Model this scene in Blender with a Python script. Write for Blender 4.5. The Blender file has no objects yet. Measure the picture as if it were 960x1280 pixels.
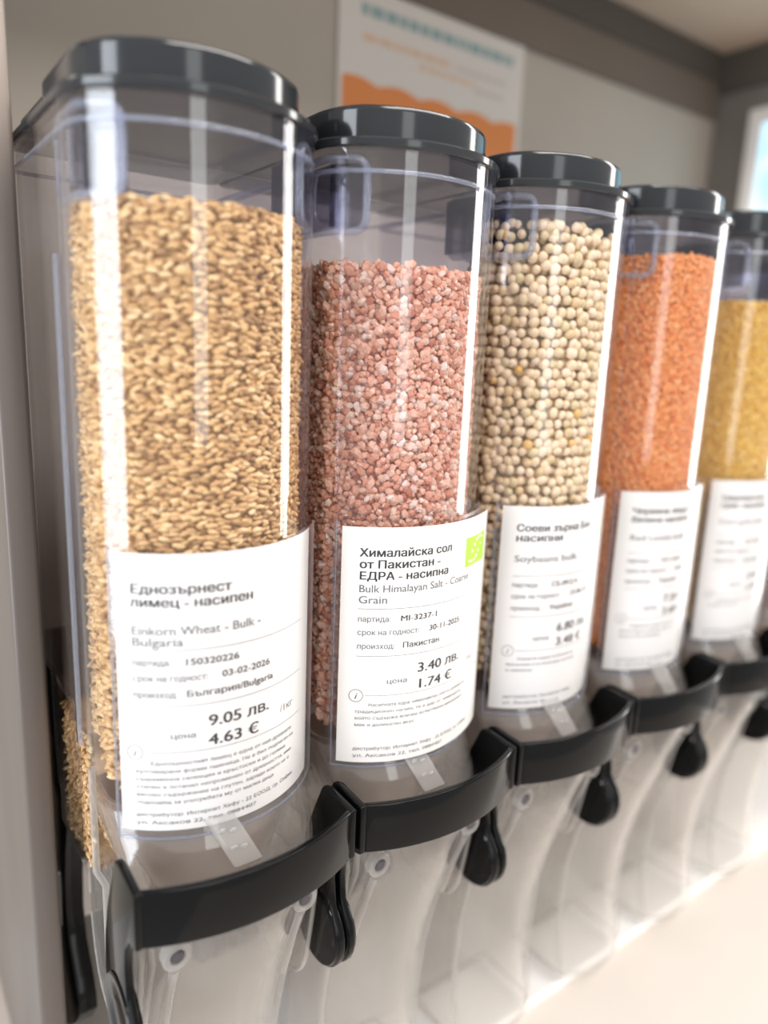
import bpy, bmesh, math, random
import numpy as np
from mathutils import Vector, Matrix
from mathutils.geometry import interpolate_bezier

scn = bpy.context.scene
COL = scn.collection
rng = np.random.default_rng(7)
random.seed(7)
PI = math.pi

# ------------------------------------------------------------------ camera
H = 0.75            # the lids' rims stand this far above the counter
S = 0.13592         # pitch of the row of dispensers
CX, CY, CZ = -0.15996, -0.42111, -0.13266 + H
YAW, PITCH, ROLL, FPX = 0.634158, -0.212863, 0.0407, 923.5
fwd = Vector((math.sin(YAW) * math.cos(PITCH), math.cos(YAW) * math.cos(PITCH), math.sin(PITCH)))
rt0 = Vector((math.cos(YAW), -math.sin(YAW), 0))
up0 = rt0.cross(fwd)
rt = rt0 * math.cos(ROLL) + up0 * math.sin(ROLL)
up = up0 * math.cos(ROLL) - rt0 * math.sin(ROLL)
cam_data = bpy.data.cameras.new('camera')
cam = bpy.data.objects.new('camera', cam_data)
COL.objects.link(cam)
M = Matrix((rt, up, -fwd)).transposed().to_4x4()
M.translation = Vector((CX, CY, CZ))
cam.matrix_world = M
cam_data.sensor_fit = 'HORIZONTAL'
cam_data.sensor_width = 36
cam_data.lens = FPX / 960 * 36
cam_data.clip_start = 0.02
cam_data.dof.use_dof = True
cam_data.dof.focus_distance = 0.452
cam_data.dof.aperture_fstop = 2.9
cam_data.dof.aperture_blades = 0
scn.camera = cam

# ------------------------------------------------------------------ light and exposure
world = bpy.data.worlds.new('shop_light')
scn.world = world
world.use_nodes = True
bgn = world.node_tree.nodes['Background']
bgn.inputs['Color'].default_value = (0.98, 0.95, 0.93, 1)
bgn.inputs['Strength'].default_value = 0.6

def area(name, loc, target, sx, sy, power, color):
    ld = bpy.data.lights.new(name, 'AREA')
    ld.shape = 'RECTANGLE'
    ld.size, ld.size_y = sx, sy
    ld.energy = power
    ld.color = color
    o = bpy.data.objects.new(name, ld)
    COL.objects.link(o)
    o.location = loc
    d = Vector(target) - Vector(loc)
    o.rotation_euler = d.to_track_quat('-Z', 'Y').to_euler()
    return o
# radiance = power / (pi * area)
area('shop_window_light', (-2.6, -0.50, 0.75), (0, -0.05, 0.5), 1.15, 2.7, 80, (0.86, 0.93, 1.0))
area('doorway_light', (-0.35, -4.2, 1.3), (0, 0, 0.6), 0.85, 2.6, 18, (0.95, 1.0, 0.97))
area('side_window_light', (2.2, -0.42, 0.9), (0.2, -0.07, 0.6), 0.3, 2.2, 27, (1.0, 0.97, 0.93))
sp_d = bpy.data.lights.new('panel_fill_spot', 'SPOT')  # added spot, only there to brighten the top of the end panel
sp_d.energy, sp_d.color, sp_d.spot_size, sp_d.spot_blend, sp_d.shadow_soft_size = 11, (1.0, 0.95, 0.86), math.radians(20), 1.0, 0.01
sp_o = bpy.data.objects.new('panel_fill_spot', sp_d)
COL.objects.link(sp_o)
sp_o.location = (-0.15, -0.10, 0.99)
sp_o.rotation_euler = (Vector((-0.086, 0.062, 0.78)) - Vector(sp_o.location)).to_track_quat('-Z', 'Y').to_euler()
area('ceiling_lamp_light', (0.5, -1.3, 2.3), (0.4, -0.05, 0.2), 2.4, 0.5, 48, (1.0, 0.95, 0.9))

scn.view_settings.view_transform = 'Standard'
scn.view_settings.look = 'None'
scn.view_settings.gamma = 1
scn.view_settings.use_curve_mapping = False
scn.view_settings.exposure = 0.32
cy = scn.cycles
cy.use_denoising = True
cy.max_bounces = 14
cy.transparent_max_bounces = 48
cy.glossy_bounces = 5
cy.transmission_bounces = 8
cy.diffuse_bounces = 4
cy.caustics_reflective = False
cy.caustics_refractive = False
cy.sample_clamp_indirect = 6

# ------------------------------------------------------------------ materials
def mat(name):
    m = bpy.data.materials.new(name)
    m.use_nodes = True
    return m, m.node_tree.nodes, m.node_tree.links

def principled(name, col, rough=0.5, spec=0.5, **kw):
    m, n, l = mat(name)
    b = n['Principled BSDF']
    b.inputs['Base Color'].default_value = (*col, 1)
    b.inputs['Roughness'].default_value = rough
    b.inputs['Specular IOR Level'].default_value = spec
    for k, v in kw.items():
        b.inputs[k.replace('_', ' ')].default_value = v
    return m

def noisy(name, c1, c2, scale, rough, bump=0.0, stretch=(1, 1, 1)):
    m, n, l = mat(name)
    b = n['Principled BSDF']
    tc = n.new('ShaderNodeTexCoord')
    mp = n.new('ShaderNodeMapping')
    mp.inputs['Scale'].default_value = stretch
    nz = n.new('ShaderNodeTexNoise')
    nz.inputs['Scale'].default_value = scale
    nz.inputs['Detail'].default_value = 5
    r = n.new('ShaderNodeValToRGB')
    r.color_ramp.elements[0].color = (*c1, 1); r.color_ramp.elements[0].position = 0.3
    r.color_ramp.elements[1].color = (*c2, 1); r.color_ramp.elements[1].position = 0.7
    l.new(tc.outputs['Object'], mp.inputs['Vector'])
    l.new(mp.outputs[0], nz.inputs['Vector'])
    l.new(nz.outputs['Fac'], r.inputs[0])
    l.new(r.outputs[0], b.inputs['Base Color'])
    b.inputs['Roughness'].default_value = rough
    if bump:
        bp = n.new('ShaderNodeBump')
        bp.inputs['Strength'].default_value = bump
        bp.inputs['Distance'].default_value = 0.001
        l.new(nz.outputs['Fac'], bp.inputs['Height'])
        l.new(bp.outputs[0], b.inputs['Normal'])
    return m

def clear(name, tint, rough=0.02, ior=1.48, haze=0.0, haze_col=(0.9, 0.9, 0.95), wobble=0.0):
    """clear moulded plastic: see-through wall with a fresnel gloss and a little haze"""
    m, n, l = mat(name)
    n.remove(n['Principled BSDF'])
    out = n['Material Output']
    tr = n.new('ShaderNodeBsdfTransparent'); tr.inputs[0].default_value = (*tint, 1)
    gl = n.new('ShaderNodeBsdfGlossy'); gl.inputs['Roughness'].default_value = rough
    gl.inputs['Color'].default_value = (1, 1, 1, 1)
    # Schlick's reflectance of a thin wall, the same from either side
    fr = n.new('ShaderNodeLayerWeight'); fr.inputs['Blend'].default_value = 0.5
    pw = n.new('ShaderNodeMath'); pw.operation = 'POWER'; pw.inputs[1].default_value = 5
    ma = n.new('ShaderNodeMath'); ma.operation = 'MULTIPLY_ADD'
    f0 = ((ior - 1) / (ior + 1)) ** 2
    ma.inputs[1].default_value = 1 - f0; ma.inputs[2].default_value = f0
    l.new(fr.outputs['Facing'], pw.inputs[0]); l.new(pw.outputs[0], ma.inputs[0])
    mx = n.new('ShaderNodeMixShader')
    l.new(ma.outputs[0], mx.inputs[0])
    base = tr.outputs[0]
    if haze:
        df = n.new('ShaderNodeBsdfDiffuse'); df.inputs[0].default_value = (*haze_col, 1)
        tl = n.new('ShaderNodeBsdfTranslucent'); tl.inputs[0].default_value = (*haze_col, 1)
        m1 = n.new('ShaderNodeMixShader'); m1.inputs[0].default_value = 0.5
        l.new(df.outputs[0], m1.inputs[1]); l.new(tl.outputs[0], m1.inputs[2])
        m2 = n.new('ShaderNodeMixShader'); m2.inputs[0].default_value = haze
        l.new(tr.outputs[0], m2.inputs[1]); l.new(m1.outputs[0], m2.inputs[2])
        base = m2.outputs[0]
    if wobble:
        tc = n.new('ShaderNodeTexCoord'); nz = n.new('ShaderNodeTexNoise')
        nz.inputs['Scale'].default_value = 28; nz.inputs['Detail'].default_value = 1
        bp = n.new('ShaderNodeBump'); bp.inputs['Strength'].default_value = wobble
        bp.inputs['Distance'].default_value = 0.004
        l.new(tc.outputs['Object'], nz.inputs['Vector']); l.new(nz.outputs['Fac'], bp.inputs['Height'])
        l.new(bp.outputs[0], gl.inputs['Normal']); l.new(bp.outputs[0], fr.inputs['Normal'])
    l.new(base, mx.inputs[1]); l.new(gl.outputs[0], mx.inputs[2])
    l.new(mx.outputs[0], out.inputs['Surface'])
    return m

def grain_mat(name, stops, rough=0.5, trans=0.0, attr=True):
    m, n, l = mat(name)
    b = n['Principled BSDF']
    if attr:
        a = n.new('ShaderNodeAttribute'); a.attribute_name = 'tone'; src = a.outputs['Fac']
    else:
        a = n.new('ShaderNodeObjectInfo'); src = a.outputs['Random']
    r = n.new('ShaderNodeValToRGB')
    e = r.color_ramp.elements
    while len(e) < len(stops): e.new(0.5)
    for k, (p, c) in enumerate(stops):
        e[k].position = p; e[k].color = (*c, 1)
    l.new(src, r.inputs[0]); l.new(r.outputs[0], b.inputs['Base Color'])
    b.inputs['Roughness'].default_value = rough
    if trans:
        tl = n.new('ShaderNodeBsdfTranslucent'); l.new(r.outputs[0], tl.inputs[0])
        mx = n.new('ShaderNodeMixShader'); mx.inputs[0].default_value = trans
        l.new(b.outputs[0], mx.inputs[1]); l.new(tl.outputs[0], mx.inputs[2])
        l.new(mx.outputs[0], n['Material Output'].inputs['Surface'])
    return m

MB = principled('black_plastic', (0.004, 0.0042, 0.0044), 0.11, 0.17)
MLID = principled('lid_plastic', (0.020, 0.0225, 0.026), 0.12, 0.45)
MCLEAR = clear('clear_plastic', (0.965, 0.96, 0.978), 0.03)
MHOLD = clear('clear_sleeve', (0.985, 0.985, 0.99), 0.28, ior=1.25)
MRIB = clear('frosted_rib', (0.84, 0.86, 0.92), 0.08, haze=0.24, haze_col=(0.74, 0.80, 0.93))
MRECESS = clear('smoky_recess', (0.50, 0.50, 0.58), 0.06)
MSPOUT = clear('spout_plastic', (0.955, 0.945, 0.935), 0.06, haze=0.10, haze_col=(0.95, 0.92, 0.89), wobble=0.25)
MFROST = clear('frosted_plastic', (0.9, 0.89, 0.88), 0.12, haze=0.3, haze_col=(0.92, 0.9, 0.88))
MFUN = clear('smoky_funnel', (0.70, 0.63, 0.59), 0.12, haze=0.42, haze_col=(0.58, 0.46, 0.39))
MPAPER = principled('label_paper', (0.80, 0.775, 0.755), 0.6, 0.15)
MINK = principled('ink', (0.05, 0.05, 0.055), 0.6, 0.2)
MINK2 = principled('grey_ink', (0.16, 0.16, 0.17), 0.6, 0.2)
MGREEN = principled('leaf_green', (0.36, 0.64, 0.02), 0.5, 0.3)
MWHITE = principled('white_print', (0.9, 0.9, 0.88), 0.5, 0.3)
MSCREW = principled('dark_screw', (0.10, 0.095, 0.11), 0.3, 0.5, Metallic=0.6)
MSTEEL = principled('rail_steel', (0.5, 0.49, 0.48), 0.3, 0.5, Metallic=0.9)

# ------------------------------------------------------------------ mesh helpers
def finish(name, bm, m, parent=None, smooth=40, mods=(), mats=None):
    me = bpy.data.meshes.new(name)
    bm.normal_update()
    bm.to_mesh(me); bm.free()
    for x in (mats or [m]): me.materials.append(x)
    if smooth:
        for p in me.polygons: p.use_smooth = True
        me.set_sharp_from_angle(angle=math.radians(smooth))
    o = bpy.data.objects.new(name, me)
    COL.objects.link(o)
    if parent: o.parent = parent
    for kind, kw in mods:
        md = o.modifiers.new(kind.lower(), kind)
        for k, v in kw.items(): setattr(md, k, v)
    if mods:                                   # bake the thickness and bevels, then mark the sharp edges
        dg = bpy.context.evaluated_depsgraph_get()
        me2 = bpy.data.meshes.new_from_object(o.evaluated_get(dg))
        o.modifiers.clear()
        o.data = me2
        me2.name = name
        bpy.data.meshes.remove(me)
        for p in me2.polygons: p.use_smooth = bool(smooth)
        if smooth: me2.set_sharp_from_angle(angle=math.radians(smooth))
    return o

def tag(o, label, cat, group=None, kind=None):
    if label: o['label'] = label
    if cat: o['category'] = cat
    if group: o['group'] = group
    if kind: o['kind'] = kind
    return o

def box(bm, x0, x1, y0, y1, z0, z1, mi=0):
    vs = [bm.verts.new((x, y, z)) for z in (z0, z1) for y in (y0, y1) for x in (x0, x1)]
    for f in ((0, 2, 3, 1), (4, 5, 7, 6), (0, 1, 5, 4), (2, 6, 7, 3), (0, 4, 6, 2), (1, 3, 7, 5)):
        bm.faces.new([vs[i] for i in f]).material_index = mi

def bez2(a, b, c, n):
    return [((1 - t) ** 2 * a[0] + 2 * t * (1 - t) * b[0] + t * t * c[0],
             (1 - t) ** 2 * a[1] + 2 * t * (1 - t) * b[1] + t * t * c[1]) for t in [k / n for k in range(n + 1)]]

def arc_xy(w, yc, yf):
    """radius and centre of the front arc through (-w,yc) (0,yf) (w,yc)"""
    s = yc - yf
    R = (w * w + s * s) / (2 * s)
    return R, yf + R

def section(w, yc, yf, yb, rc=0.010, rb=0.008, n=40):
    """closed plan outline: curved front, straight sides, rounded corners; starts at the back left"""
    R, c0 = arc_xy(w, yc, yf)
    a = math.asin(min(0.999, w / R)) if c0 > yc else PI - math.asin(min(0.999, w / R))
    a2 = a - rc / R
    left = [(-w, yb - rb)]
    p_end = (-R * math.sin(a2), c0 - R * math.cos(a2))
    fl = bez2((-w, yc + rc), (-w, yc), p_end, 6)
    arc = [(R * math.sin(t), c0 - R * math.cos(t)) for t in np.linspace(-a2, a2, n + 1)[1:-1]]
    half = left + [(-w, yb - rb - (yb - rb - yc - rc) * k / 5) for k in range(1, 5)] + fl
    right = [(-x, y) for x, y in reversed(half)]
    back = bez2((w, yb - rb), (w, yb), (w - rb, yb), 4)[1:] + bez2((-w + rb, yb), (-w, yb), (-w, yb - rb), 4)[:-1]
    return half + arc + right + back

def loft(bm, rings, cap0=False, cap1=False, closed=True):
    """rings: list of lists of 3D points with equal counts"""
    vr = [[bm.verts.new(p) for p in r] for r in rings]
    n = len(vr[0])
    for a, b in zip(vr, vr[1:]):
        for k in range(n if closed else n - 1):
            j = (k + 1) % n
            bm.faces.new((a[k], a[j], b[j], b[k]))
    if cap0: bm.faces.new(list(reversed(vr[0])))
    if cap1: bm.faces.new(vr[-1])
    return vr

def ring(sec, z): return [(x, y, z) for x, y in sec]

def tube(bm, path, r, n=8, closed=False):
    path = [Vector(p) for p in path]
    rings = []
    m = len(path)
    prev = None
    for i in range(m):
        a = path[(i - 1) % m] if (closed or i > 0) else path[i]
        b = path[(i + 1) % m] if (closed or i < m - 1) else path[i]
        t = (b - a).normalized()
        u = prev - t * prev.dot(t) if prev is not None else t.orthogonal()
        if u.length < 1e-6: u = t.orthogonal()
        u.normalize(); v = t.cross(u); prev = u
        rings.append([path[i] + (u * math.cos(q) + v * math.sin(q)) * r for q in [2 * PI * k / n for k in range(n)]])
    if closed: rings.append(rings[0])
    vr = [[bm.verts.new(p) for p in rg] for rg in (rings[:-1] if closed else rings)]
    if closed: vr.append(vr[0])
    for a, b in zip(vr, vr[1:]):
        best = 0
        if closed and b is vr[0]:
            best = min(range(n), key=lambda s: (a[0].co - b[s].co).length)
        for k in range(n):
            bm.faces.new((a[k], a[(k + 1) % n], b[(k + 1 + best) % n], b[(k + best) % n]))
    if not closed:
        bm.faces.new(list(reversed(vr[0]))); bm.faces.new(vr[-1])

def prism_x(bm, poly, x0, x1):
    """poly of (y,z) extruded from x0 to x1"""
    a = [bm.verts.new((x0, y, z)) for y, z in poly]
    b = [bm.verts.new((x1, y, z)) for y, z in poly]
    n = len(poly)
    for k in range(n):
        bm.faces.new((a[k], a[(k + 1) % n], b[(k + 1) % n], b[k]))
    bm.faces.new(list(reversed(a))); bm.faces.new(b)
    bmesh.ops.recalc_face_normals(bm, faces=bm.faces)

def smooth_poly(pts, it=2):
    for _ in range(it):
        q = []
        n = len(pts)
        for k in range(n):
            a, b = pts[k], pts[(k + 1) % n]
            q += [(a[0] * .75 + b[0] * .25, a[1] * .75 + b[1] * .25), (a[0] * .25 + b[0] * .75, a[1] * .25 + b[1] * .75)]
        pts = q
    return pts

def disc_x(bm, y, z, prof, n=40):
    """lathe about the x axis; prof: list of (x, r)"""
    rings = [[(x, y + r * math.cos(2 * PI * k / n), z + r * math.sin(2 * PI * k / n)) for k in range(n)] for x, r in prof]
    loft(bm, rings, True, True)
    bmesh.ops.recalc_face_normals(bm, faces=bm.faces)

# ------------------------------------------------------------------ the setting
def struct(name, bm, m, smooth=0, mods=()):
    o = finish(name, bm, m, None, smooth, mods)
    o['kind'] = 'structure'
    return o

WALL_Y = 0.36
WALL_X = 1.07
CEIL = 0.366 + H
BEAM = 0.268 + H
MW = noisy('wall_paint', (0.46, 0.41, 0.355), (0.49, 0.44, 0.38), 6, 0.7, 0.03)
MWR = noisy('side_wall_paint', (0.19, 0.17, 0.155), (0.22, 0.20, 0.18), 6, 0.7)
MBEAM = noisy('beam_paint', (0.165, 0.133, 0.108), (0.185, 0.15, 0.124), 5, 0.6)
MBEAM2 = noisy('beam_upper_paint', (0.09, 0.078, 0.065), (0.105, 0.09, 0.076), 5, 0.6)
MCEIL = noisy('ceiling_paint', (0.72, 0.56, 0.43), (0.75, 0.59, 0.46), 4, 0.8)
MCOUNT = noisy('counter_laminate', (0.62, 0.56, 0.505), (0.65, 0.585, 0.53), 9, 0.35)
MTRAY = noisy('tray_enamel', (0.88, 0.87, 0.85), (0.9, 0.89, 0.88), 8, 0.3)
MPANEL = noisy('panel_metal', (0.115, 0.094, 0.082), (0.145, 0.122, 0.108), 14, 0.38, 0.02, (1, 1, 0.12))

bm = bmesh.new(); box(bm, -0.9, WALL_X + 0.03, WALL_Y, WALL_Y + 0.03, -0.05, CEIL); struct('wall_back', bm, MW)
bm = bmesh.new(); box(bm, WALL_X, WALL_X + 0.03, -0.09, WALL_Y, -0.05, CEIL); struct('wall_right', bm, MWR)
bm = bmesh.new(); box(bm, -0.9, WALL_X + 0.03, 0.02, WALL_Y + 0.03, CEIL, CEIL + 0.03); struct('ceiling', bm, MCEIL)
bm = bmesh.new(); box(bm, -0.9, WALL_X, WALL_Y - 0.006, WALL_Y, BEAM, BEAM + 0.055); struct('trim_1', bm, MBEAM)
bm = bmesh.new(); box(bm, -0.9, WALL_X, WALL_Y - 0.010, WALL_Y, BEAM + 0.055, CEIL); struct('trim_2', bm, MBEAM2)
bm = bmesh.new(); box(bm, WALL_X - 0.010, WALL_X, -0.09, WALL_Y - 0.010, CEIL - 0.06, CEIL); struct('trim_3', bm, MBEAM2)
bm = bmesh.new(); box(bm, -0.13, WALL_X, -0.75, WALL_Y, -0.04, 0.0)
tag(finish('counter', bm, MCOUNT, None, 0, [('BEVEL', dict(width=0.004, segments=2))]), 'cream counter top below the row of dispensers', 'counter')
bm = bmesh.new(); box(bm, -0.06, WALL_X - 0.02, -0.035, 0.33, 0.0, 0.010)
tag(finish('drip_tray', bm, MTRAY, None, 0, [('BEVEL', dict(width=0.003, segments=2))]), 'white drip tray lying on the counter under the spouts', 'tray')
bm = bmesh.new(); box(bm, -0.0880, -0.0705, 0.058, WALL_Y, 0.0, CEIL)
tag(finish('end_panel', bm, MPANEL, None, 30, [('BEVEL', dict(width=0.003, segments=3))]), 'grey metal upright panel standing left of the wheat dispenser', 'panel')
bm = bmesh.new(); box(bm, -0.0705, WALL_X, 0.122, 0.150, 0.165, 0.215)
tag(finish('mounting_rail', bm, MSTEEL, None, 0, [('BEVEL', dict(width=0.002, segments=2))]), 'steel rail behind the row that carries the dispensers', 'rail')

# ------------------------------------------------------------------ poster on the back wall, glowing panel on the side wall
def poster():
    m, n, l = mat('poster_print')
    b = n['Principled BSDF']; b.inputs['Roughness'].default_value = 0.45
    me_w, me_h = 0.290, 0.205
    root = bpy.data.objects.new('poster', None); COL.objects.link(root)
    root.location = (0.4675, WALL_Y - 0.002, 0.2675 + H - me_h)
    tag(root, 'white and orange poster hanging on the grey back wall', 'poster')
    b.inputs['Base Color'].default_value = (0.74, 0.70, 0.655, 1)
    mo = principled('poster_orange', (0.80, 0.27, 0.07), 0.45)
    mt = principled('poster_teal', (0.30, 0.42, 0.43), 0.45)
    ml = principled('poster_peach', (0.74, 0.53, 0.39), 0.45)
    mg = principled('poster_grey', (0.60, 0.56, 0.52), 0.45)
    bm = bmesh.new()
    box(bm, -me_w / 2, me_w / 2, -0.0015, 0.0015, 0, me_h)
    y = -0.0017
    def poly(pts, mi):
        bm.faces.new([bm.verts.new((px, y, pz)) for px, pz in pts]).material_index = mi
    # wavy orange field with little houses of crests along its top
    top = 0.106
    xs = np.linspace(-me_w / 2 + 0.006, me_w / 2 - 0.008, 60)
    prof = [top + 0.006 * abs(math.sin(9.0 * (k / 59) * PI / 2 + 0.6)) - 0.003 * (k / 59) for k in range(60)]
    for k in range(59):
        poly([(xs[k], 0.004), (xs[k + 1], 0.004), (xs[k + 1], prof[k + 1]), (xs[k], prof[k])], 1)
    def strokes(z, h, x0, x1, mi, seed):
        r = random.Random(seed); x = x0
        while x < x1:
            w = r.uniform(0.008, 0.02)
            poly([(x, z), (min(x + w, x1), z), (min(x + w, x1), z + h), (x, z + h)], mi)
            x += w + 0.003
    strokes(0.176, 0.012, -0.115, 0.125, 2, 1)      # headline
    strokes(0.150, 0.008, -0.112, 0.02, 3, 2)
    strokes(0.138, 0.006, -0.03, 0.06, 3, 3)
    strokes(0.150, 0.006, 0.03, 0.115, 4, 4)
    strokes(0.132, 0.006, 0.06, 0.11, 4, 5)
    finish('print_sheet', bm, m, root, 0, mats=[m, mo, mt, ml, mg])
poster()

def glowing():
    root = bpy.data.objects.new('glowing_panel', None); COL.objects.link(root)
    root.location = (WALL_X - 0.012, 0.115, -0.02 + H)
    tag(root, 'bright backlit blue and white panel in a white frame on the side wall', 'sign')
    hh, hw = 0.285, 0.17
    mf = principled('panel_frame_white', (0.86, 0.83, 0.8), 0.4)
    bm = bmesh.new()
    f = 0.022
    for (y0, y1, z0, z1) in ((-hw, hw, 0, f), (-hw, hw, hh - f, hh), (-hw, -hw + f, f, hh - f), (hw - f, hw, f, hh - f)):
        box(bm, -0.012, 0.012, y0, y1, z0, z1)
    finish('frame', bm, mf, root, 0, [('BEVEL', dict(width=0.002, segments=2))])
    m, n, l = mat('blue_white_glow')
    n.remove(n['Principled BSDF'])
    em = n.new('ShaderNodeEmission'); em.inputs['Strength'].default_value = 1.25  # emission gives the pane its brightness, mottled blue and white
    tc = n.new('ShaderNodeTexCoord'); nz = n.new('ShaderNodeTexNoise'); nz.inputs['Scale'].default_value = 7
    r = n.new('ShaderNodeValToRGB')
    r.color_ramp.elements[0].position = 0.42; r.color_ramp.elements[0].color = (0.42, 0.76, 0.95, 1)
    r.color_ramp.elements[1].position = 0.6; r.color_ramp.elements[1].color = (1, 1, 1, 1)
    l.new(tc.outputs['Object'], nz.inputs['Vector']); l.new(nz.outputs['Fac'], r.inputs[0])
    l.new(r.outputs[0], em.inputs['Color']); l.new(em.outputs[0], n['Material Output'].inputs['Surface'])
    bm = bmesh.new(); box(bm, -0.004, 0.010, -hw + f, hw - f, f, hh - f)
    finish('glow_pane', bm, m, root, 0)
glowing()

# ------------------------------------------------------------------ the dispenser
Z0 = 0.735                         # local z of the lid rim's underside + 0.022
W, YC, YF, YB = 0.0655, -0.0365, -0.075, 0.105
R0, C0 = arc_xy(W, YC, YF)
def L(z): return z + Z0

def surf(s, off, z):
    """point on the bin's outer plan outline: s = arc length from the front centre (left negative), off = outward"""
    a = math.asin(W / R0)
    sa = R0 * a
    if abs(s) <= sa:
        t = s / R0
        return Vector(((R0 + off) * math.sin(t), C0 - (R0 + off) * math.cos(t), z))
    d = abs(s) - sa
    sg = 1 if s > 0 else -1
    return Vector((sg * (W + off), YC + d, z))

def make_sleeve(root, flare):
    # --- sleeve for the label card
    ss = np.linspace(-0.0645, 0.0715, 49)
    fl = lambda s: flare * max(0.0, (s - .015) / .045) ** 2
    bm = bmesh.new()
    loft(bm, [[surf(s, 0.0034 + fl(s), L(z)) for s in ss] for z in (-.3975, -.36, -.30, -.2335)], closed=False)
    hold = finish('label_sleeve', bm, MHOLD, root, 40, [('SOLIDIFY', dict(thickness=0.0008, offset=0))])
    bm = bmesh.new()
    pth = [surf(-0.0645, .0030, L(-.2335)), surf(-0.0645, .0030, L(-.31))] + [surf(s, .0030 + fl(s), L(-.3975)) for s in ss] + [surf(0.0715, .0030 + fl(.0715), L(-.31)), surf(0.0715, .0030 + fl(.0715), L(-.2335))]
    tube(bm, pth, 0.0008, 6)
    finish('sleeve_edge', bm, MRIB, hold, 60)
    return hold

def make_dispenser():
    root = bpy.data.objects.new('bulk_dispenser', None); COL.objects.link(root)
    root.location = (0, 0, H - Z0)
    # --- clear bin body, an open tube with real wall thickness
    bm = bmesh.new()
    sec = section(W, YC, YF, YB)
    zs = [-0.392, -0.30, -0.20, -0.10, -0.022]
    rings = []
    for k, z in enumerate(zs):
        rg = []
        for x, y in sec:
            zz = z
            if k == 0: zz = z + max(0.0, min(0.045, (y + 0.055) * 0.7))
            rg.append((x, y, L(zz)))
        rings.append(rg)
    loft(bm, rings)
    bmesh.ops.recalc_face_normals(bm, faces=bm.faces)
    body = finish('bin_body', bm, MCLEAR, root, 35, [('SOLIDIFY', dict(thickness=0.0024, offset=-1))])
    body['label'] = 'clear plastic bin body'
    # collar ridge below the lid
    bm = bmesh.new()
    tube(bm, [(x, y, L(-0.0345)) for x, y in section(W - .001, YC, YF + .001, YB)], 0.0013, 6, True)
    finish('collar_ridge', bm, MRIB, body, 60)
    # --- low chamber behind the grain column
    bm = bmesh.new()
    rc_ = [(-.0652, .004), (-.0652, .064), (-.058, .071), (.058, .071), (.0652, .064), (.0652, .004)]
    loft(bm, [ring(rc_, L(-.349)), ring(rc_, L(-.452)), [(x * .97, .004 + (y - .004) * .97, L(-.459)) for x, y in rc_]], False, True)
    bmesh.ops.recalc_face_normals(bm, faces=bm.faces)
    finish('back_chamber', bm, MCLEAR, root, 40, [('SOLIDIFY', dict(thickness=0.002, offset=-1))])
    # --- divider between the grain chamber and the hollow back, with its rails
    bm = bmesh.new(); box(bm, -0.0625, 0.0625, 0.001, 0.0035, L(-0.352), L(-0.036))
    finish('divider', bm, MCLEAR, root, 0, [('BEVEL', dict(width=0.0006, segments=1))])
    for sx in (-1, 1):
        bm = bmesh.new()
        box(bm, sx * W - .0012, sx * W + .0012, -0.0035, 0.0035, L(-0.365), L(-0.09))
        finish('side_rail', bm, MRIB, body, 30, [('BEVEL', dict(width=0.001, segments=2))])
    # --- grip recess on both sides: a thick rounded frame around a smoky panel
    sa = R0 * math.asin(W / R0)
    for sg in (-1, 1):
        s0, s1, z0, z1 = sa - 0.026, sa + 0.036, -0.066, -0.027
        r = 0.008
        pts = []
        for cx, cz, a0 in ((s1 - r, z1 - r, 0), (s0 + r, z1 - r, 90), (s0 + r, z0 + r, 180), (s1 - r, z0 + r, 270)):
            for q in range(0, 91, 15):
                a = math.radians(a0 + q)
                pts.append((cx + r * math.cos(a), cz + r * math.sin(a)))
        dense = []
        for k in range(len(pts)):
            a, b = pts[k], pts[(k + 1) % len(pts)]
            m = max(1, int(math.hypot(b[0] - a[0], b[1] - a[1]) / 0.004))
            for t in range(m):
                dense.append((a[0] + (b[0] - a[0]) * t / m, a[1] + (b[1] - a[1]) * t / m))
        bm = bmesh.new()
        tube(bm, [surf(sg * s, -0.0045, L(z)) for s, z in dense], 0.0024, 8, True)
        rim = finish('recess_frame', bm, MRIB, root, 60)
        bm = bmesh.new()
        cols = [[surf(sg * (s0 + (s1 - s0) * i / 24), -0.0085, L(z)) for z in (z0 + .002, z1 - .002)] for i in range(25)]
        loft(bm, cols, closed=False)
        finish('recess_panel', bm, MRECESS, rim, 35, [('SOLIDIFY', dict(thickness=0.0018))])
        bm = bmesh.new()
        tube(bm, [surf(sg * (sa + .010 + .006 * math.cos(t)), -0.0045, L(-.046 + .014 * math.sin(t))) for t in np.linspace(-1.3, 1.3, 12)], 0.0012, 6)
        finish('recess_ridge', bm, MRIB, rim, 60)
    # --- lid: rim plate, raised cap, hinge block at the back
    bm = bmesh.new()
    w1, w0 = 0.0672, 0.0655
    A = section(w1, YC, -0.0772, 0.108); B = section(w1 - .001, YC, -0.0762, 0.107)
    C = section(0.061, YC, -0.0712, 0.103)
    loft(bm, [ring(C, L(-.0225)), ring(B, L(-.0225)), ring(A, L(-.0215)), ring(A, L(-.0183)), ring(B, L(-.0172)), ring(C, L(-.0170))], True, True)
    bmesh.ops.recalc_face_normals(bm, faces=bm.faces)
    lid = finish('lid', bm, MLID, root, 35)
    bm = bmesh.new()
    def capsec(d): return section(0.0590 - d, -0.0325, -0.0662 + d, 0.045 - d, rc=0.016)
    loft(bm, [ring(capsec(0), L(-.0171)), ring(capsec(0), L(-.0160)), ring(capsec(0), L(-.0015)), ring(capsec(0), L(-.0005)), ring(capsec(.0006), L(.0010)), ring(capsec(.002), L(.0018)), ring(capsec(.006), L(.0019))], False, True)
    bmesh.ops.recalc_face_normals(bm, faces=bm.faces)
    finish('lid_cap', bm, MLID, lid, 35)
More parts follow.
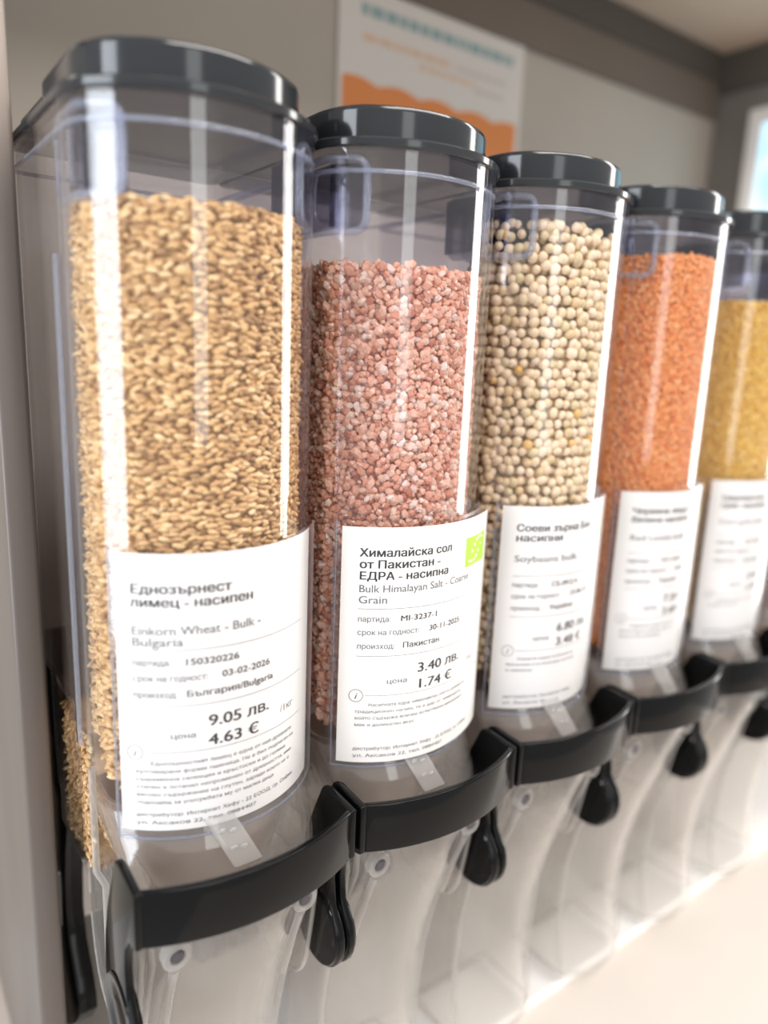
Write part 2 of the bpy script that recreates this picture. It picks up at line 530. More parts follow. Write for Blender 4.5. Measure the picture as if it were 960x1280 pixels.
    bm = bmesh.new(); box(bm, -0.058, 0.058, 0.0455, 0.104, L(-.0172), L(-.004))
    finish('hinge_block', bm, MLID, lid, 30, [('BEVEL', dict(width=0.002, segments=2))])
    make_sleeve(root, 0.0)
    # --- spout housing: widens forward below the bin, then slants back down to the outlet
    prof = [(-.388, .0630, -.0350, -.0735, -.001), (-.402, .0615, -.046, -.080, -.001), (-.425, .0575, -.064, -.0905, -.001), (-.445, .0535, -.074, -.096, -.001),
            (-.47, .0515, -.070, -.091, .020), (-.50, .0510, -.058, -.080, .030), (-.55, .0505, -.042, -.063, .028), (-.60, .0495, -.031, -.050, .026),
            (-.65, .0485, -.027, -.044, .026), (-.69, .0475, -.028, -.045, .026), (-.728, .0465, -.034, -.051, .026)]
    def frontat(x, z):
        zz = [p[0] for p in prof][::-1]
        g = [np.interp(z, zz, [p[j] for p in prof][::-1]) for j in (1, 2, 3)]
        R, c = arc_xy(*g)
        return c - math.sqrt(R * R - x * x)
    bm = bmesh.new()
    loft(bm, [ring(section(w, yc, yf, yb, .007, .006), L(z)) for z, w, yc, yf, yb in prof])
    bmesh.ops.recalc_face_normals(bm, faces=bm.faces)
    sp = finish('spout', bm, MSPOUT, root, 50, [('SOLIDIFY', dict(thickness=0.0022, offset=-1))])
    bm = bmesh.new()
    q = prof[-1]
    tube(bm, [(x, y, L(-.728)) for x, y in section(q[1], q[2], q[3], q[4], .007, .006)], 0.0018, 6, True)
    finish('outlet_edge', bm, MFROST, sp, 60)
    for sx in (-1, 1):                                # thick corner edges of the spout
        bm = bmesh.new()
        tube(bm, [(sx * (np.interp(z, [p[0] for p in prof][::-1], [p[1] for p in prof][::-1]) - .002), np.interp(z, [p[0] for p in prof][::-1], [p[2] for p in prof][::-1]) - .001, L(z)) for z in np.linspace(-.445, -.728, 24)], 0.0024, 7)
        finish('corner_edge', bm, MFROST, sp, 60)
        bm = bmesh.new()
        tube(bm, [(sx * .040, frontat(.040, z) - .0005, L(z)) for z in np.linspace(-.472, -.532, 8)], 0.0032, 8)
        finish('front_rib', bm, MFROST, sp, 60)
        y = frontat(.040, -.46)
        bm = bmesh.new()
        n = 24
        def circ(r, yy): return [(sx * .040 + r * math.cos(2 * PI * k / n), yy, L(-.460) + r * math.sin(2 * PI * k / n)) for k in range(n)]
        loft(bm, [circ(.0085, y + .002), circ(.0085, y - .003), circ(.0075, y - .004), circ(.0048, y - .004), circ(.0042, y - .0022)], True, True)
        bmesh.ops.recalc_face_normals(bm, faces=bm.faces)
        bs = finish('screw_boss', bm, MFROST, sp, 35)
        bm = bmesh.new()
        loft(bm, [circ(.0040, y - .0021), circ(.0040, y - .0034), circ(.0030, y - .0042)], True, True)
        bmesh.ops.recalc_face_normals(bm, faces=bm.faces)
        scr = finish('screw', bm, MSCREW, sp, 35)
        # side plate beside the spout
        bm = bmesh.new()
        pl = smooth_poly([(-.0735, -.446), (-.030, -.440), (.028, -.440), (.034, -.50), (.020, -.552), (-.020, -.560), (-.056, -.548), (-.066, -.50)], 2)
        prism_x(bm, [(a, L(b)) for a, b in pl], sx * .0545, sx * .0568)
        finish('side_plate', bm, MSPOUT, root, 35)
        bm = bmesh.new()
        lo = [p_ for p_ in pl if p_[1] < -.452]
        tube(bm, [(sx * .0557, a, L(b)) for a, b in sorted(lo, key=lambda p_: -math.atan2(p_[1] + .50, p_[0] + .02) % (2 * PI))], 0.0016, 6)
        finish('plate_edge', bm, MFROST, sp, 60)
    for sx in (-1, 1):
        bm = bmesh.new()
        tube(bm, [(sx * .0640, -.018, L(z)) for z in np.linspace(-.372, -.44, 6)] + [(sx * .0590, -.018, L(-.452)), (sx * .0585, -.016, L(-.53))], 0.0022, 7)
        finish('back_edge', bm, MFROST, sp, 60)
    bm = bmesh.new()                                   # smoked funnel inside
    loft(bm, [ring(section(w, yc, yf, yb, .006, .006), L(z)) for z, w, yc, yf, yb in
              ((-.386, .0600, -.033, -.070, -.004), (-.405, .056, -.040, -.070, -.004), (-.440, .040, -.044, -.062, .000), (-.475, .030, -.030, -.045, .004))])
    bmesh.ops.recalc_face_normals(bm, faces=bm.faces)
    finish('funnel', bm, MFUN, root, 45, [('SOLIDIFY', dict(thickness=0.0018, offset=-1))])
    # --- latch tab on the sloping front
    bm = bmesh.new()
    def tabp(u, v, o):                                  # u -1..1, v 0..1 (top to bottom)
        x = -.013 + v * .014 + u * .0085
        z = -.386 - v * .030
        return (x, frontat(x, z) - o, L(z))
    loft(bm, [[tabp(u, v, .0014) for u in np.linspace(-1, 1, 7)] for v in np.linspace(0, 1, 7)], closed=False)
    tb = finish('latch_tab', bm, MFROST, sp, 40, [('SOLIDIFY', dict(thickness=0.0022, offset=0)), ('BEVEL', dict(width=0.0006, segments=2))])
    for (u, v) in ((-.35, .35), (.3, .38), (-.3, .66), (.35, .68)):
        bm = bmesh.new()
        c = Vector(tabp(u, v, .0028))
        bmesh.ops.create_uvsphere(bm, u_segments=10, v_segments=6, radius=.0016, matrix=Matrix.Translation(c) @ Matrix.Diagonal((1.5, .6, 1, 1)))
        finish('latch_stud', bm, MFROST, sp, 60)
    # --- black lever handle: curved bar, two side arms, hubs
    bm = bmesh.new()
    N = 28
    Rb, cb = arc_xy(.0625, -.0985, -.1135)
    xs = np.linspace(-.0625, .0625, N)
    def by(x, d): return cb - math.sqrt((Rb + d) ** 2 - x * x)
    prf = [(0, -.4005), (-.0045, -.4005), (-.0045, -.4330), (0, -.4330)]
    rings = [[(x, by(x, 0) - dy * -1 * -1 if False else by(x, -dy * -1 * -1 if False else 0) + dy + .0045, L(z)) for dy, z in prf] for x in xs]
    loft(bm, rings, True, True)
    for sx in (-1, 1):
        arm = [(-.0985, -.4005), (-.072, -.3990), (-.0655, -.4010), (-.0565, -.420), (-.047, -.442), (-.040, -.466), (-.0375, -.488)] + [(-.0645 + .0268 * math.cos(math.radians(q)), -.503 + .0268 * math.sin(math.radians(q))) for q in range(15, -226, -15)] + [(-.0795, -.478), (-.0775, -.462), (-.0790, -.447), (-.0860, -.4370), (-.0985, -.4330)]
        x0, x1 = (sx * .0618, sx * .0664)
        prism_x(bm, [(a, L(b)) for a, b in arm], min(x0, x1), max(x0, x1))
    bmesh.ops.remove_doubles(bm, verts=bm.verts, dist=1e-5)
    bmesh.ops.recalc_face_normals(bm, faces=bm.faces)
    hd = finish('handle', bm, MB, root, 35, [('BEVEL', dict(width=0.0011, segments=3, limit_method='ANGLE', angle_limit=math.radians(40)))])
    hd['label'] = 'black lever handle'
    for sx in (-1, 1):
        bm = bmesh.new()
        disc_x(bm, -.0645, L(-.503), [(sx * .0600, .018), (sx * .0600, .0245), (sx * .0615, .0255), (sx * .0669, .0255), (sx * .0676, .0246), (sx * .0676, .012), (sx * .0672, .011)])
        finish('hub', bm, MB, hd, 35)
    # --- black mounting bracket at the back
    bm = bmesh.new()
    pl = smooth_poly([(.098, -.330), (.110, -.330), (.113, -.44), (.121, -.50), (.126, -.60), (.130, -.668), (.118, -.674), (.064, -.622), (.066, -.600), (.094, -.565), (.086, -.50), (.070, -.463), (.080, -.452), (.096, -.44)], 1)
    for sx in (-1, 1):
        x0, x1 = sx * .048, sx * .0615
        prism_x(bm, [(a, L(b)) for a, b in pl], min(x0, x1), max(x0, x1))
    box(bm, -.05, .05, .100, .112, L(-.44), L(-.39))
    finish('mounting_bracket', bm, MB, root, 35, [('BEVEL', dict(width=0.0012, segments=2, limit_method='ANGLE', angle_limit=math.radians(40)))])
    return root

def copy_tree(o, parent=None):
    c = o.copy(); COL.objects.link(c); c.parent = parent
    for ch in list(o.children): copy_tree(ch, c)
    return c

NBINS = 6
what = ['clear dispenser of tan wheat grains with black handle, next to the grey end panel',
        'clear dispenser of coarse pink salt crystals, second from the grey end panel',
        'clear dispenser of round beige soybeans, between the pink salt and the orange lentils',
        'clear dispenser of fine orange lentils, with yellow grits as its neighbour',
        'clear dispenser of yellow corn grits, next after the orange lentils',
        'clear dispenser beyond the yellow corn grits, last of the row']
proto = make_dispenser()
bins = [proto] + [copy_tree(proto) for _ in range(NBINS - 1)]
# the salt dispenser's label stands in front of its sleeve and off its right edge
for i, b in enumerate(bins):
    b.location = (i * S, 0, H - Z0)
    tag(b, what[i], 'food dispenser', 'row of clear bulk dispensers')

# ------------------------------------------------------------------ the contents
def template(kind):
    bm = bmesh.new()
    if kind in ('wheat', 'soy', 'grit'):
        bmesh.ops.create_icosphere(bm, subdivisions=2 if kind == 'soy' else 1, radius=1)
    elif kind == 'lentil':
        bmesh.ops.create_icosphere(bm, subdivisions=1, radius=1)
    else:
        bmesh.ops.create_icosphere(bm, subdivisions=1, radius=1)
    v = np.array([x.co[:] for x in bm.verts]); f = np.array([[q.index for q in x.verts] for x in bm.faces])
    bm.free()
    return v, f

def rand_rot(k):
    q = rng.normal(size=(k, 4)); q /= np.linalg.norm(q, axis=1)[:, None]
    w, x, y, z = q.T
    return np.stack([np.stack([1 - 2 * (y * y + z * z), 2 * (x * y - z * w), 2 * (x * z + y * w)], -1),
                     np.stack([2 * (x * y + z * w), 1 - 2 * (x * x + z * z), 2 * (y * z - x * w)], -1),
                     np.stack([2 * (x * z - y * w), 2 * (y * z + x * w), 1 - 2 * (x * x + y * y)], -1)], 1)

def outline(s, inset):
    return np.array([surf(q, -inset, 0)[:] for q in s])

SA = R0 * math.asin(W / R0)
SMAX = SA + 0.036
def zbot(y): return -0.386 + np.clip((y + 0.055) * 0.7, 0, 0.03)

def spots(ds, dz, ztop, inset, layers, jitter, depth_step, slope=0.0, mound=0.0):
    out = []
    for ly in range(layers):
        ins = inset + ly * depth_step
        row = 0
        z = -0.388
        while z < ztop + 0.012:
            s = np.arange(-SMAX, SMAX, ds) + (row % 2) * ds / 2 + (ly % 2) * ds * 0.4
            s = s + rng.normal(size=len(s)) * jitter * ds
            zz = z + rng.normal(size=len(s)) * jitter * dz
            P = outline(s, ins)
            P[:, 0] += rng.normal(size=len(s)) * depth_step * 0.12
            P[:, 1] += rng.normal(size=len(s)) * depth_step * 0.12
            P[:, 2] = zz
            lim = ztop + slope * P[:, 0] + mound * (1 - np.abs(P[:, 0]) / W) + rng.normal(size=len(s)) * dz * .25
            k = (P[:, 2] < lim) & (P[:, 2] > zbot(P[:, 1])) & (P[:, 1] < 0.0)
            out.append(P[k])
            z += dz; row += 1
    # one layer on the top
    xs = np.arange(-W + inset, W - inset, ds)
    for y in np.arange(YF + inset, -0.004, ds):
        x = xs + rng.normal(size=len(xs)) * ds * .3
        R, c = R0 - inset, C0
        yy = y + rng.normal(size=len(xs)) * ds * .3
        k = (x * x + (yy - c) ** 2 < R * R) & (np.abs(x) < W - inset) & (yy < -.002)
        zz = ztop + slope * x + mound * (1 - np.abs(x) / W) + rng.normal(size=len(xs)) * dz * .3 - dz * .2
        out.append(np.stack([x, yy, zz], -1)[k])
    return np.concatenate(out)

def grains_mesh(name, P, kind, size, aspect, flat=None, rough=0.0, var=(0.82, 1.15)):
    """one mesh of many grains; size in metres (half length), aspect = (x,y,z) scale"""
    v, f = template(kind)
    k = len(P)
    R = rand_rot(k)
    if flat is not None:                 # lie mostly level: long axis near horizontal
        th = np.arctan2(P[:, 1] - C0, P[:, 0]) + PI / 2 + rng.normal(size=k) * 0.45; ph = rng.normal(size=k) * flat
        ct, st, cp, sp = np.cos(th), np.sin(th), np.cos(ph), np.sin(ph)
        z0 = np.zeros(k)
        R = np.stack([np.stack([ct * cp, -st, -ct * sp], -1), np.stack([st * cp, ct, -st * sp], -1), np.stack([sp, z0, cp], -1)], 1)
    sc = size * rng.uniform(*var, k)[:, None] * np.array(aspect)[None] * (1 + rng.normal(size=(k, 3)) * rough * .6)
    base = np.repeat(v[None], k, 0)
    if rough: base = base * (1 + rng.normal(size=(k, len(v), 1)) * rough)
    V = np.einsum('kij,kvj->kvi', R, base * sc[:, None, :]) + P[:, None, :]
    F = f[None] + (np.arange(k) * len(v))[:, None, None]
    tone = np.repeat(rng.uniform(0, 1, k), len(v))
    return V.reshape(-1, 3), F.reshape(-1, 3), tone

def core(ztop, inset, slope=0.0, mound=0.0):
    """solid fill behind the outer grains"""
    sec = section(W - inset, YC, YF + inset, -0.0005, .008, .004)
    bm = bmesh.new()
    loft(bm, [[(x, y, float(zbot(np.array(y)))) for x, y in sec], [(x, y, ztop + slope * x + mound * (1 - abs(x) / W)) for x, y in sec]], True, True)
    bmesh.ops.triangulate(bm, faces=bm.faces)
    bm.verts.index_update()
    V = np.array([q.co[:] for q in bm.verts]); F = np.array([[w.index for w in q.verts] for q in bm.faces])
    bm.free()
    return V, F, np.full(len(V), 0.2)  # darker tone paints shade into the gaps between the grains

def fill(name, chunks, m, i, label, cat, smooth):
    V, F, T, o = [], [], [], 0
    for v, f, t in chunks:
        V.append(v); F.append(f + o); T.append(t); o += len(v)
    V = np.concatenate(V); F = np.concatenate(F); T = np.concatenate(T)
    me = bpy.data.meshes.new(name)
    me.vertices.add(len(V)); me.vertices.foreach_set('co', V.astype(np.float32).ravel())
    me.loops.add(len(F) * 3); me.loops.foreach_set('vertex_index', F.astype(np.int32).ravel())
    me.polygons.add(len(F)); me.polygons.foreach_set('loop_start', np.arange(0, len(F) * 3, 3, dtype=np.int32))
    me.polygons.foreach_set('loop_total', np.full(len(F), 3, dtype=np.int32))
    me.polygons.foreach_set('use_smooth', np.full(len(F), smooth))
    me.update(calc_edges=True)
    a = me.attributes.new('tone', 'FLOAT', 'POINT'); a.data.foreach_set('value', T.astype(np.float32))
    me.materials.append(m)
    ob = bpy.data.objects.new(name, me); COL.objects.link(ob)
    ob.location = (i * S, 0, H)
    tag(ob, label, cat, kind='stuff')
    return ob

MWHEAT = grain_mat('wheat_husk', [(0.0, (0.36, 0.19, 0.07)), (0.25, (0.60, 0.36, 0.14)), (0.7, (0.77, 0.50, 0.21)), (1.0, (0.88, 0.65, 0.34))], 0.45)
MSALT = grain_mat('pink_salt', [(0.0, (0.62, 0.24, 0.15)), (0.12, (0.86, 0.45, 0.30)), (0.5, (0.95, 0.62, 0.45)), (0.85, (0.97, 0.74, 0.59)), (1.0, (0.98, 0.87, 0.79))], 0.22, 0.42)
SOYC = [(0.0, (0.70, 0.50, 0.25)), (0.1, (0.66, 0.55, 0.30)), (0.3, (0.78, 0.60, 0.36)), (0.8, (0.84, 0.67, 0.43)), (0.97, (0.86, 0.70, 0.50)), (1.0, (0.72, 0.42, 0.08))]
MSOY = grain_mat('soybean_skin', SOYC, 0.38)
MSOY1 = grain_mat('soybean_skin_single', SOYC, 0.38, attr=False)
MLENT = grain_mat('red_lentil', [(0.0, (0.84, 0.22, 0.04)), (0.3, (0.98, 0.38, 0.09)), (0.8, (0.99, 0.46, 0.14)), (1.0, (0.99, 0.55, 0.24))], 0.5, 0.25)
MCORN = grain_mat('corn_grit', [(0.0, (0.74, 0.42, 0.04)), (0.3, (0.92, 0.58, 0.07)), (0.8, (0.95, 0.67, 0.13)), (1.0, (0.97, 0.76, 0.30))], 0.5, 0.25)

# wheat, with a little more of it in the low back chamber
P = spots(0.0058, 0.0027, -0.066, 0.0085, 2, 0.28, 0.0024)
back = []
for z in np.arange(-0.455, -0.366, 0.0026):
    y = np.arange(0.006, 0.066, 0.0056) + rng.normal(size=11) * .0012
    back.append(np.stack([np.full(len(y), -W + .0062) + rng.normal(size=len(y)) * .0005, y, z + rng.normal(size=len(y)) * .0006], -1))
P = np.concatenate([P] + back)
bmx = bmesh.new(); box(bmx, -W + .0075, W - .0075, .005, .068, -.456, -.366); bmesh.ops.triangulate(bmx, faces=bmx.faces); bmx.verts.index_update()
slab = (np.array([q.co[:] for q in bmx.verts]), np.array([[w.index for w in q.verts] for q in bmx.faces]), np.full(8, .12)); bmx.free()  # slab toned darker too, painted shade behind the back grains
fill('wheat_grains', [core(-0.070, 0.0115), slab, grains_mesh('w', P, 'wheat', 0.0040, (1, .40, .40), flat=0.3)], MWHEAT, 0,
     'tan wheat grains filling the dispenser beside the grey panel', 'wheat', True)
# pink salt
P = spots(0.0040, 0.0036, -0.084, 0.0085, 2, 0.3, 0.0026)
fill('salt_crystals', [core(-0.088, 0.0115), grains_mesh('s', P, 'salt', 0.0023, (1.1, .95, .85), rough=0.14, var=(0.7, 1.55))], MSALT, 1,
     'coarse pink salt crystals filling the second dispenser', 'salt', False)
# lentils and grits
P = spots(0.0040, 0.0024, -0.052, 0.0085, 2, 0.28, 0.002, mound=0.004)
fill('orange_lentils', [core(-0.056, 0.011, mound=0.004), grains_mesh('l', P, 'lentil', 0.0024, (1, 1, .55))], MLENT, 3,
     'orange lentils filling the dispenser after the soybeans', 'lentils', True)
P = spots(0.0034, 0.0028, -0.076, 0.0085, 2, 0.3, 0.002)
fill('corn_grits', [core(-0.080, 0.011), grains_mesh('c', P, 'grit', 0.0020, (1, .9, .8), rough=0.1)], MCORN, 4,
     'yellow corn grits filling the dispenser after the orange lentils', 'corn grits', False)

# soybeans: the ones in plain view are single beans, the rest one mass
P = spots(0.0079, 0.0070, -0.046, 0.0094, 1, 0.15, 0.0050, slope=-0.07, mound=0.0)
camw = np.array([CX - 2 * S, CY, CZ - H])
N0 = (P[:, 0] - 0) / R0
nrm = np.stack([P[:, 0], P[:, 1] - C0], -1); nrm /= np.linalg.norm(nrm, axis=1)[:, None]
d = P - camw
facing = -(nrm * d[:, :2]).sum(1) / np.linalg.norm(d, axis=1)
arc = np.arctan2(P[:, 0], -(P[:, 1] - C0)) * R0
hidden = (P[:, 2] < -0.236) & (arc > -0.058)
side = (P[:, 0] < -W + .02) & (P[:, 1] > -.045)
score = np.where(hidden | (facing < 0.12) | side, 9, np.linalg.norm(d, axis=1))
order = np.argsort(score)
single = [k for k in order[:300] if score[k] < 5]
rest = np.setdiff1d(np.arange(len(P)), single)
P2 = spots(0.0079, 0.0070, -0.050, 0.0152, 1, 0.09, 0.0040, slope=-0.07)
fill('soybeans', [core(-0.060, 0.0185, slope=-0.07), grains_mesh('b', np.concatenate([P[rest], P2]), 'soy', 0.0038, (1.08, .98, .94))], MSOY, 2,
     'mass of beige soybeans behind the front ones in the third dispenser', 'soybeans', True)
bean_meshes = []
for k in range(4):
    bm = bmesh.new(); bmesh.ops.create_icosphere(bm, subdivisions=2, radius=1)
    for v in bm.verts:
        v.co = Vector((v.co.x * (1.04 + .04 * k), v.co.y * .98, v.co.z * (.96 - .02 * k))) * 0.0038
        if v.co.y < -0.0034: v.co.y = -0.0034       # flattened hilum side
    me = bpy.data.meshes.new('soybean'); bm.to_mesh(me); bm.free()
    for p in me.polygons: p.use_smooth = True
    me.materials.append(MSOY1); bean_meshes.append(me)
protos = []
for j, k in enumerate(single):
    if j < 4:
        o = bpy.data.objects.new('soybean', bean_meshes[j]); protos.append(o)
    else:
        o = protos[j % 4].copy()
    COL.objects.link(o)
    o.location = (P[k, 0] + 2 * S, P[k, 1], P[k, 2] + H)
    o.rotation_euler = (random.uniform(0, 6.28), random.uniform(0, 6.28), random.uniform(0, 6.28))
    s = random.uniform(0.86, 1.12); o.scale = (s, s, s)
    tag(o, 'single beige soybean lying against the clear wall of the third dispenser', 'soybean', 'soybeans at the front of the third dispenser')

# ------------------------------------------------------------------ label cards
def text_faces(txt, cap, bold=0.0, width=None, shear=0.0):
    """flat glyph triangles for a line of text, baseline at 0, cap height in mm; returns verts, faces"""
    if not txt: return np.zeros((0, 2)), []
    cu = bpy.data.curves.new('lettering', 'FONT')
    cu.body = txt; cu.size = 1.0; cu.shear = shear
    o = bpy.data.objects.new('lettering', cu); COL.objects.link(o)
    dg = bpy.context.evaluated_depsgraph_get()
    cv = o.evaluated_get(dg).to_curve(dg)
    loops = []
    for sp in cv.splines:
        bp = sp.bezier_points
        pts = []
        for k in range(len(bp)):
            p, q = bp[k], bp[(k + 1) % len(bp)]
            straight = ((p.handle_right - p.co).cross(q.co - p.co).length < 1e-6 and (q.handle_left - q.co).cross(q.co - p.co).length < 1e-6)
            pts += [Vector(w[:2]) for w in interpolate_bezier(p.co, p.handle_right, q.handle_left, q.co, 2 if straight else 5)[:-1]]
        pts = [p for k, p in enumerate(pts) if (p - pts[k - 1]).length > 1e-5]
        if len(pts) > 2: loops.append(pts)
    o.to_curve_clear()
    bpy.data.objects.remove(o); bpy.data.curves.remove(cu)
    # fill by scan lines with the non-zero rule, so overlapping outlines of one glyph join cleanly
    segs = np.array([(l[k - 1].x, l[k - 1].y, l[k].x, l[k].y) for l in loops for k in range(len(l))])
    step = 0.73 / max(9, min(26, int(cap * 5)))
    y0, y1 = segs[:, [1, 3]].min(), segs[:, [1, 3]].max()
    n = max(1, int(math.ceil((y1 - y0) / step)))
    step = (y1 - y0) / n
    V, F = [], []
    for r in range(n):
        yc = y0 + (r + 0.5) * step
        m = (segs[:, 1] > yc) != (segs[:, 3] > yc)
        q = segs[m]
        x = q[:, 0] + (yc - q[:, 1]) / (q[:, 3] - q[:, 1]) * (q[:, 2] - q[:, 0])
        d = np.where(q[:, 3] > q[:, 1], 1, -1)
        w = 0; spans = []
        for k in np.argsort(x):
            if w == 0: start = x[k]
            w += d[k]
            if w == 0:
                a_, b_ = start - bold, x[k] + bold
                if spans and a_ <= spans[-1][1]: spans[-1][1] = b_
                else: spans.append([a_, b_])
        for a_, b_ in spans:
            o_ = len(V); lo, hi = yc - step * .5 - bold * .3, yc + step * .5 + bold * .3
            V += [(a_, lo), (b_, lo), (b_, hi), (a_, hi)]; F.append([o_, o_ + 1, o_ + 2, o_ + 3])
    v = np.array(V) * (cap / 0.73)
    if width:
        v[:, 0] *= width / max(1e-6, v[:, 0].max())
    return v, F

def make_card(i, lines, rules, logo, info, name_label, u0=-0.0605, u1=0.0605, flare=0.0, off=0.0016):
    """lines: (text, u mm, z mm, cap mm, bold, width mm, ink)"""
    bm = bmesh.new()
    def put(u, z, o): return surf(u, o + flare * max(0.0, (u - .015) / .045) ** 2, z)
    z1, z0 = -0.2365, -0.3935
    us = np.linspace(u0, u1, 41)
    front = [[bm.verts.new(put(u, z, off)) for u in us] for z in (z1, (z0 + z1) / 2, z0)]
    rear = [[bm.verts.new(put(u, z, off - .0004)) for u in us] for z in (z1, (z0 + z1) / 2, z0)]
    for g, flip in ((front, False), (rear, True)):
        for a, b in zip(g, g[1:]):
            for k in range(40):
                q = (a[k], b[k], b[k + 1], a[k + 1])
                bm.faces.new(q[::-1] if flip else q)
    for k in range(40):
        bm.faces.new((front[0][k], front[0][k + 1], rear[0][k + 1], rear[0][k]))
        bm.faces.new((front[2][k + 1], front[2][k], rear[2][k], rear[2][k + 1]))
    for k in range(2):
        bm.faces.new((front[k + 1][0], front[k][0], rear[k][0], rear[k + 1][0]))
        bm.faces.new((front[k][40], front[k + 1][40], rear[k + 1][40], rear[k][40]))
    def ink(v, f, u, z, mi, o=off + .00012):
        vs = [bm.verts.new(put((u + x) / 1000, z1 + (z + y) / 1000, o)) for x, y in v]
        for q in f:
            try: bm.faces.new([vs[k] for k in q]).material_index = mi
            except ValueError: pass
    def rect(ua, ub, za, zb, mi, n=16, o=off + .00010):
        x = np.linspace(ua, ub, n)
        v = [(q, za) for q in x] + [(q, zb) for q in x]
        ink(v, [(k, k + 1, n + k + 1, n + k) for k in range(n - 1)], 0, 0, mi, o)
    for txt, u, z, cap, bold, width, mi in lines:
        v, f = text_faces(txt, cap, bold, width)
        if len(v): ink(v, f, u, z, mi)
    for ua, ub, z in rules: rect(ua, ub, z, z + 0.36, 2)
    if info:
        u, z = info
        n = 28
        v = [(r * math.cos(2 * PI * k / n), r * math.sin(2 * PI * k / n)) for r in (4.0, 4.35) for k in range(n)]
        ink(v, [(k, (k + 1) % n, n + (k + 1) % n, n + k) for k in range(n)], u, z, 1)
        v, f = text_faces('i', 4.4, 0.012, None, 0.3)
        ink(v, f, u - 1.1, z - 2.2, 1)
    if logo:
        ua, ub, za, zb = logo
        rect(ua, ub, za, zb, 3)
        cu, cz, k_ = (ua + ub) / 2, (za + zb) / 2, (zb - za) / 20.0
        leaf = []
        for t in np.linspace(0, 1, 7): leaf.append((-9.5 + 19 * t, -6.5 + 13.5 * t ** 1.15 - 4.2 * math.sin(PI * t)))
        for t in np.linspace(0.82, 0.18, 5): leaf.append((-9.5 + 19 * t, -6.5 + 13.5 * t ** .8 + 5.4 * math.sin(PI * t)))
        for (x, y) in leaf:
            v = []
            for q in range(10):
                r = 1.55 if q % 2 == 0 else 0.62
                a = PI / 2 + q * PI / 5
                v.append((x * k_ + r * k_ * math.cos(a), y * k_ + r * k_ * math.sin(a)))
            v.append((x * k_, y * k_))
            ink(v, [(q, (q + 1) % 10, 10) for q in range(10)], cu, cz, 4, off + .00022)
    o = finish('price_label', bm, MPAPER, None, 30, mats=[MPAPER, MINK, MINK2, MGREEN, MWHITE])
    o.location = (i * S, 0, H)
    tag(o, name_label, 'label', 'price labels on the dispensers')
    return o

def std_lines(x, title, eng, batch, date, origin, lv, eu, para, dist, kg=None, e_z=(-41.2, -48.4), t_z=None):
    B, T = 0.026, 0.010
    o = []
    tz = t_z or [-18.3 - 7.4 * k for k in range(len(title))]
    for (s, w), z in zip(title, tz): o.append((s, x, z, 5.2, B, w, 1))
    for (s, w), z in zip(eng, e_z): o.append((s, x, z, 5.0, T, w, 2))
    for k, (a, wa, b, ub, wb) in enumerate((('партида:', 19.5) + batch, ('срок на годност:', 38) + date, ('произход:', 22.5) + origin)):
        z = (-60.4, -69.2, -78.4)[k]
        o.append((a, x, z, 3.6, 0.014, wa, 2)); o.append((b, x + ub, z, 3.8, 0.018, wb, 1))
    o.append((lv, x + 38, -96.5, 6.6, 0.02, 36, 1)); o.append((eu, x + 38, -107.8, 6.6, 0.02, 29, 1))
    o.append(('цена', x + 18.5, -102.2, 3.4, 0.014, 13, 2))
    if kg: o.append((kg, x + 83, -106.4 + 4, 4.2, 0.004, 12, 2))
    for k, (s, w) in enumerate(para): o.append((s, x + (8 if k == 0 else 0), -117.6 - 4.6 * k, 2.3, 0.008, w, 2))
    for k, (s, w) in enumerate(dist): o.append((s, x - 0.5, -148.2 - 4.9 * k, 2.3, 0.008, w, 2))
    return o
RULES = lambda x: [(x, x + 104, -52.2), (x, x + 104, -83.6), (x + 6, x + 104, -110.4)]

make_card(0, std_lines(-54.5, [('Еднозърнест', 51), ('лимец - насипен', 63)], [('Einkorn Wheat - Bulk -', 68), ('Bulgaria', 26)],
    ('150320226', 26, 29), ('03-02-2026', 45.5, 29), ('България/Bulgaria', 27, 50), '9.05 лв.', '4.63 €',
    [('Еднозърнестият лимец е една от най-древните', 86), ('култивирани форми пшеница. Не е бил подлаган на', 96), ('съвременна селекция и кръстоски и до голяма', 88),
     ('степен е останал непроменен от древността, има', 94), ('високо съдържание на глутен, заради което не е', 92), ('подходящ за употребата му от малки деца', 78)],
    [('дистрибутор: Интернет Хефу - 22 ЕООД, гр. София', 96), ('ул. Аксаков 22, тел. 0884407', 66)], '/1кг', t_z=(-21.0, -28.2), e_z=(-43.4, -49.6)),
    RULES(-54.5), None, (-54.5, -110.3), 'white printed price label of the wheat dispenser, with the price 9.05', -0.0630, 0.0640)
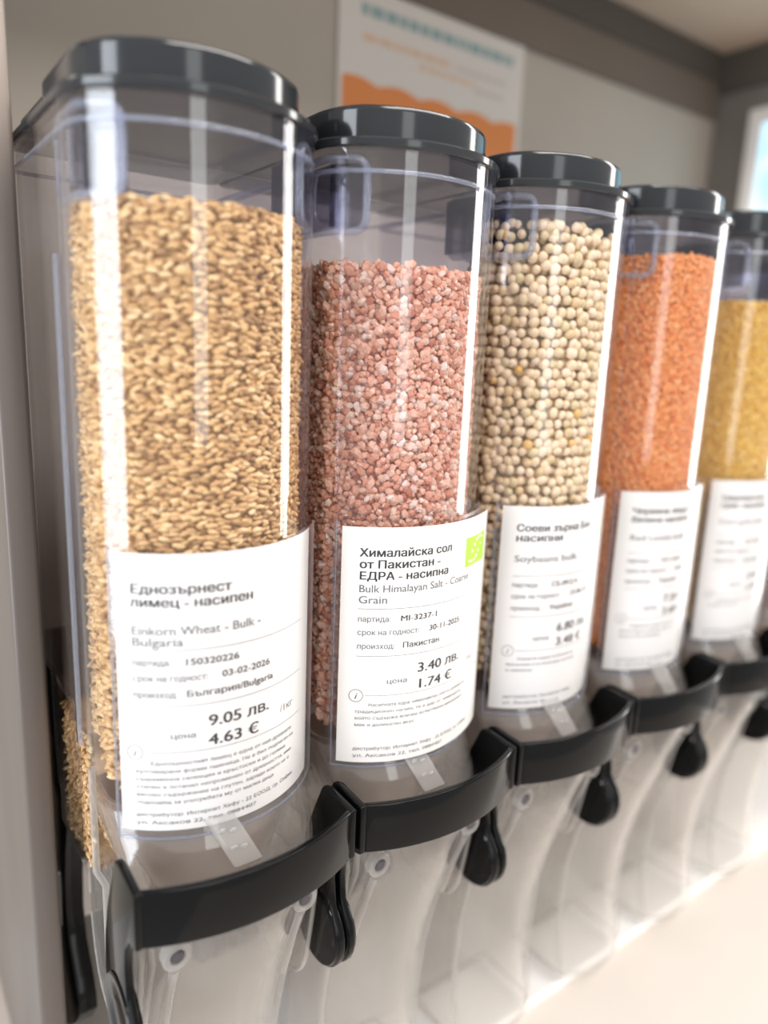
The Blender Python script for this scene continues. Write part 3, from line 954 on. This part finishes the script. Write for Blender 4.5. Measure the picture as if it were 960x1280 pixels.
make_card(1, std_lines(-50, [('Хималайска сол', 60), ('от Пакистан -', 51), ('ЕДРА - насипна', 58)], [('Bulk Himalayan Salt - Coarse', 80), ('Grain', 17)],
    ('MI-3237-1', 25.5, 25), ('30-11-2025', 45, 27), ('Пакистан', 27.5, 26), '3.40 лв.', '1.74 €',
    [('Насипната едра хималайска сол се добива по', 76), ('традиционен начин, тя е дар от природата,', 80), ('който съдържа всички естествени минерали и', 82), ('мек и деликатен вкус', 38)],
    [('дистрибутор: Интернет Хефу - 22 ЕООД, гр. София', 90), ('ул. Аксаков 22, тел. 0884407', 62)], '/1кг'),
    RULES(-50), (25, 54, -33, -13), (-49.5, -110.3), 'white printed price label on the pink salt dispenser, with green leaf logo', flare=0.0040, off=0.0048)
make_card(2, std_lines(-50, [('Соеви зърна Био', 68), ('насипни', 36)], [('Soybeans bulk', 52), ('', 1)],
    ('СБ-0912-4', 30, 25), ('15-06-2026', 48, 27), ('Украйна', 30, 22), '6.80 лв.', '3.48 €',
    [('Соевите зърна са богати на', 50), ('белтъчини и се използват за ястия', 60), ('и напитки', 20)],
    [('дистрибутор: Интернет Хефу', 60), ('ул. Аксаков 22', 34)]),
    RULES(-50), (27, 56, -33, -13), (-49.5, -110.3), 'white printed price label on the soybean dispenser, green logo at its edge')
make_card(3, std_lines(-50, [('Червена леща Био', 72), ('белена насипна', 60)], [('Red Lentils bulk', 56), ('', 1)],
    ('ЧЛ-1120-2', 30, 25), ('20-08-2026', 48, 27), ('Турция', 30, 22), '7.20 лв.', '3.68 €',
    [('Червената леща е богата на', 50), ('белтъчини и желязо, вари се', 56), ('бързо и без накисване', 40)],
    [('дистрибутор: Интернет Хефу', 60), ('ул. Аксаков 22', 34)]),
    RULES(-50), (27, 56, -33, -13), (-49.5, -110.3), 'white printed price label on the orange lentil dispenser')
make_card(4, std_lines(-50, [('Царевичен', 48), ('грис насипен', 54)], [('Corn grits bulk', 52), ('', 1)],
    ('ЦГ-0310-1', 30, 25), ('11-05-2026', 48, 27), ('България', 30, 24), '3.90 лв.', '1.99 €',
    [('Царевичен грис за качамак', 50), ('и други ястия', 30)],
    [('дистрибутор: Интернет Хефу', 60), ('ул. Аксаков 22', 34)]),
    RULES(-50), None, (-49.5, -110.3), 'white price label on the yellow corn grits dispenser')
